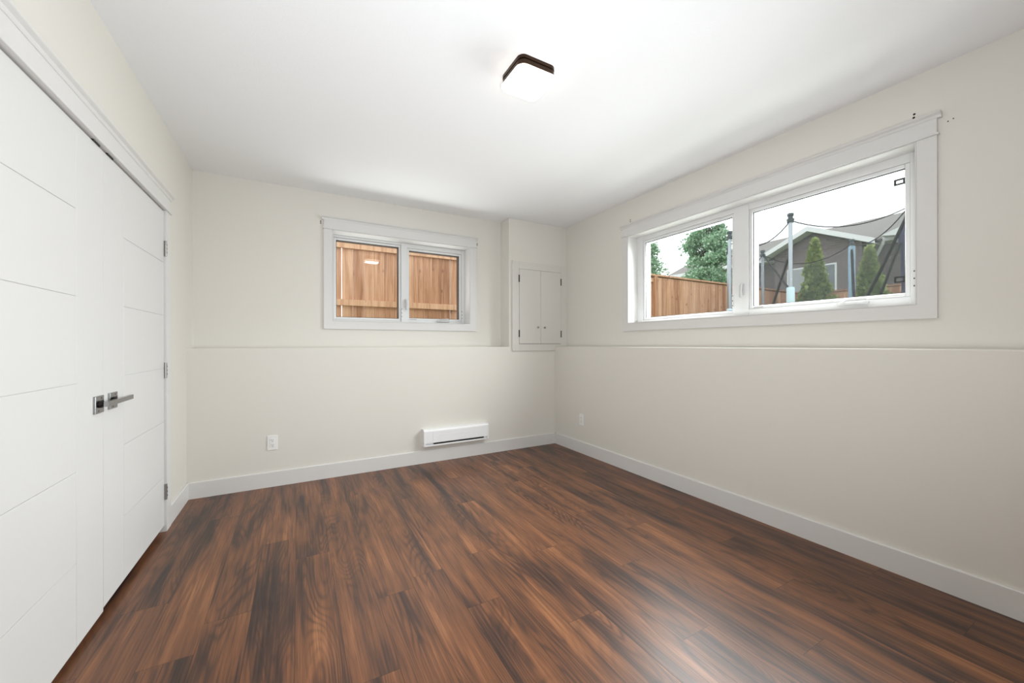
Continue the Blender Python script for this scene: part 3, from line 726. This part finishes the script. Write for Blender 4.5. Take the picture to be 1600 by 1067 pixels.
# gable roof slabs running back into the main roof
for s, ye in ((1, 10.38), (-1, 6.16)):
    ze = ZR - SL*abs(ye-PY)
    b = B(); pr = [(PY, ZR), (ye, ze), (ye, ze-0.05), (PY, ZR-0.05)]
    prism(b, pr, (GX-0.50, 0, 0), (0, 1, 0), (0, 0, 1), (1, 0, 0), 4.2); obj('gable_roof', b, M_ROOF, H)
    b = B(); pr = [(PY, ZR+0.005), (ye, ze+0.005), (ye, ze-0.21), (PY, ZR-0.21)]
    prism(b, pr, (GX-0.535, 0, 0), (0, 1, 0), (0, 0, 1), (1, 0, 0), 0.035); obj('fascia', b, M_FASCIA, H)
    b = B(); pr = [(PY, ZR-0.19), (ye, ze-0.19), (ye, ze-0.205), (PY, ZR-0.205)]
    prism(b, pr, (GX-0.50, 0, 0), (0, 1, 0), (0, 0, 1), (1, 0, 0), 0.52); obj('soffit', b, M_FASCIA, H)
# main roof
b = B(); mr = [(20.25, 5.38), (24.0, 7.12), (27.75, 5.38), (27.75, 5.31), (24.0, 7.05), (20.25, 5.31)]
prism(b, mr, (0, -6.5, 0), (1, 0, 0), (0, 0, 1), (0, 1, 0), 23.0); obj('main_roof', b, M_ROOF, H)
b = B(); box(b, 20.20, 20.29, -6.5, 6.16, 5.20, 5.40, 0.01); box(b, 20.29, 20.9, -6.5, 6.72, 5.20, 5.225); obj('gutter', b, M_FASCIA, H)
b = B(); box(b, 20.20, 20.29, 10.4, 16.5, 5.20, 5.40, 0.01); box(b, 20.29, 20.9, 10.0, 16.5, 5.20, 5.225); obj('gutter', b, M_FASCIA, H)
b = B(); tube(b, [(20.15, 6.10, 5.22), (20.16, 6.14, 5.08), (20.62, 6.48, 4.72), (20.75, 6.56, 4.55), (20.75, 6.56, GR+0.1)], 0.055, 8); obj('downspout', b, M_FASCIA, H, True)
b = B(); tube(b, [(20.78, 10.16, 5.2), (20.78, 10.16, GR+0.1)], 0.06, 8); obj('downspout', b, M_FASCIA, H, True)
b = B(); box(b, GX-0.03, GX+0.02, 7.55, 9.45, 3.35, 4.62, 0.01); wn = obj('window', b, M_FASCIA, H)
b = B(); box(b, GX-0.045, GX-0.02, 8.52, 9.38, 3.42, 4.55); obj('pane', b, M_BLIND, wn)
b = B(); box(b, GX-0.045, GX-0.02, 7.62, 8.46, 3.42, 4.55); obj('pane', b, M_PANE, wn)
# second gable end at the right edge of the view
b = B(); prism(b, [(3.9, 5.0), (6.1, 5.35), (3.9, 6.2)], (19.8, 0, 0), (0, 1, 0), (0, 0, 1), (1, 0, 0), 1.0); obj('porch_gable', b, M_FASCIA, H)

def far_house(x, y, w, d, eave, ridge, label, win):
    h = thing('neighbour_house', (x, y, GR), label, 'house')
    b = B(); box(b, x-d/2, x+d/2, y-w/2, y+w/2, GR, eave); obj('wall', b, M_SIDING, h)
    b = B(); prism(b, [(-d/2-0.5, eave-0.1), (0, ridge), (d/2+0.5, eave-0.1)], (x, y-w/2-0.4, 0), (1, 0, 0), (0, 0, 1), (0, 1, 0), w+0.8); obj('roof', b, M_ROOF, h)
    for (dy, za, zb_) in win:
        b = B(); box(b, x-d/2-0.05, x-d/2+0.02, y+dy-0.55, y+dy+0.55, za, zb_); obj('window', b, M_PANE, h)
far_house(36.0, 29.0, 9, 9, 4.4, 7.3, 'distant pale house whose grey roof shows between the two trees', [])
far_house(34.0, 20.8, 3.4, 9, 5.6, 8.3, 'distant white house at the right edge of the left pane', [(0.9, 3.6, 5.3)])

# ---- trampoline
CX, CY, TR = 8.75, 3.90, 1.55; MZ = GR + 0.72; PT = GR + 2.60
TP = thing('trampoline', (CX, CY, GR), 'round trampoline with a net enclosure on grey poles in the yard', 'trampoline')
def ring(z, r, n=48): return [(CX + r*math.cos(2*math.pi*k/n), CY + r*math.sin(2*math.pi*k/n), z) for k in range(n+1)]
b = B(); tube(b, ring(MZ, TR-0.05), 0.022, 8, False); obj('frame_ring', b, M_GALV, TP, True)
b = B(); vs = [b.verts.new(p) for p in ring(MZ+0.005, TR-0.32)[:-1]]; f = b.faces.new(vs); ex = bmesh.ops.extrude_face_region(b, geom=[f]); bmesh.ops.translate(b, vec=(0, 0, -0.006), verts=[v for v in ex['geom'] if isinstance(v, bmesh.types.BMVert)]); obj('jump_mat', b, M_MAT, TP)
b = B(); o_, i_ = ring(MZ+0.03, TR-0.03), ring(MZ+0.03, TR-0.30)
for za in (0, -0.025):
    A = [b.verts.new((p[0], p[1], p[2]+za)) for p in o_[:-1]]; C = [b.verts.new((p[0], p[1], p[2]+za)) for p in i_[:-1]]
    for k in range(48): b.faces.new((A[k], A[(k+1) % 48], C[(k+1) % 48], C[k]))
    if za == 0: A0, C0 = A, C
for k in range(48):
    b.faces.new((A0[k], A0[(k+1) % 48], A[(k+1) % 48], A[k])); b.faces.new((C0[k], C0[(k+1) % 48], C[(k+1) % 48], C[k]))
obj('spring_pad', b, M_PAD, TP)
# pole feet (world X,Y) taken round the ring
poles = [(7.39, 3.44, 3.40), (7.50, 4.57, 3.40), (8.75, 5.36, 3.40), (9.72, 5.12, 3.40), (10.38, 3.66, 3.40), (8.50, 2.26, 3.46)]
tops = []
for i, (px, py, pz) in enumerate(poles):
    b = B(); tube(b, [(px, py, GR), (px, py, pz-0.12)], 0.030, 12); po = obj('pole', b, M_GALV, TP, True)
    b = B(); tube(b, [(px, py, pz-0.16), (px, py, pz-0.10), (px, py, pz-0.095), (px, py, pz-0.05), (px, py, pz-0.045), (px, py, pz-0.005), (px, py, pz)], [0.050, 0.056, 0.036, 0.036, 0.050, 0.046, 0.02], 12); obj('pole_cap', b, M_POLECAP, po, True)
    zs = {0: GR+1.33, 1: GR+1.06, 4: pz-0.14}.get(i, GR+1.0)
    b = B(); tube(b, [(px, py, MZ), (px, py, MZ+0.2), (px, py, zs-0.02), (px, py, zs)], [0.058, 0.062, 0.060, 0.050], 12); obj('foam_sleeve', b, M_FOAMBLUE if i in (3, 4) else M_FOAM, po, True)
    tops.append(Vector((px, py, pz-0.12)))
    d = Vector((px-CX, py-CY, 0)).normalized()
    b = B(); tube(b, [(px-d.x*0.1, py-d.y*0.1, MZ), (px-d.x*0.05, py-d.y*0.05, GR+0.03), (px-d.x*0.35, py-d.y*0.35, GR+0.03)], 0.022, 8); obj('leg', b, M_GALV, TP, True)
n = len(tops)
for i in range(n):
    A, C = tops[i], tops[(i+1) % n]
    top = []; bot = []; K = 14
    for k in range(K+1):
        s = k/K; p = A.lerp(C, s); sag = (0.20 if i in (5, 4) else 0.30)*4*s*(1-s); inw = Vector((CX, CY, 0)) - Vector((p.x, p.y, 0)); inw.normalize()
        top.append(p - Vector((0, 0, sag)) + inw*0.02); q = p + inw*0.06; bot.append(Vector((q.x, q.y, MZ+0.04)))
    b = B()
    for k in range(K+1): pass
    V0 = [b.verts.new(p) for p in top]; V1 = [b.verts.new(p) for p in bot]
    for k in range(K): b.faces.new((V0[k], V0[k+1], V1[k+1], V1[k]))
    obj('net', b, M_NET, TP)
    b = B(); tube(b, top, 0.009, 6); obj('net_edge', b, M_STRAP, TP, True)
    if i == 4:
        m = Vector((9.49, 3.297, 1.66))
        for e in (A, C):
            c = e.lerp(m, 0.5) - Vector((0, 0, 0.08)); b = B()
            tube(b, [e - Vector((0, 0, 0.05)), e.lerp(c, 0.5) - Vector((0, 0, 0.02)), c, c.lerp(m, 0.5) - Vector((0, 0, 0.02)), m], 0.024, 8); obj('net_strap', b, M_STRAP, TP, True)
for pa, pb in (((7.515, 3.54, 2.64), (7.528, 3.82, 1.768)), ((9.70, 5.08, 3.26), (8.94, 4.18, 2.29)), ((8.90, 2.483, 2.86), (9.095, 2.832, 1.93))):
    b = B(); tube(b, [pa, tuple((u_+v_)/2 for u_, v_ in zip(pa, pb)), pb], 0.020, 8); obj('net_strap', b, M_STRAP, TP, True)
b = B(); pts = [(8.98, 2.47, 3.17), (9.00, 2.45, 2.92), (8.99, 2.46, 2.65), (9.02, 2.44, 2.38), (9.00, 2.46, 2.16), (9.02, 2.45, 1.89), (9.01, 2.46, 1.6)]
tube(b, pts, [0.02, 0.10, 0.045, 0.075, 0.04, 0.06, 0.04], 8); obj('bunched_flap', b, M_FLAP, TP, True)
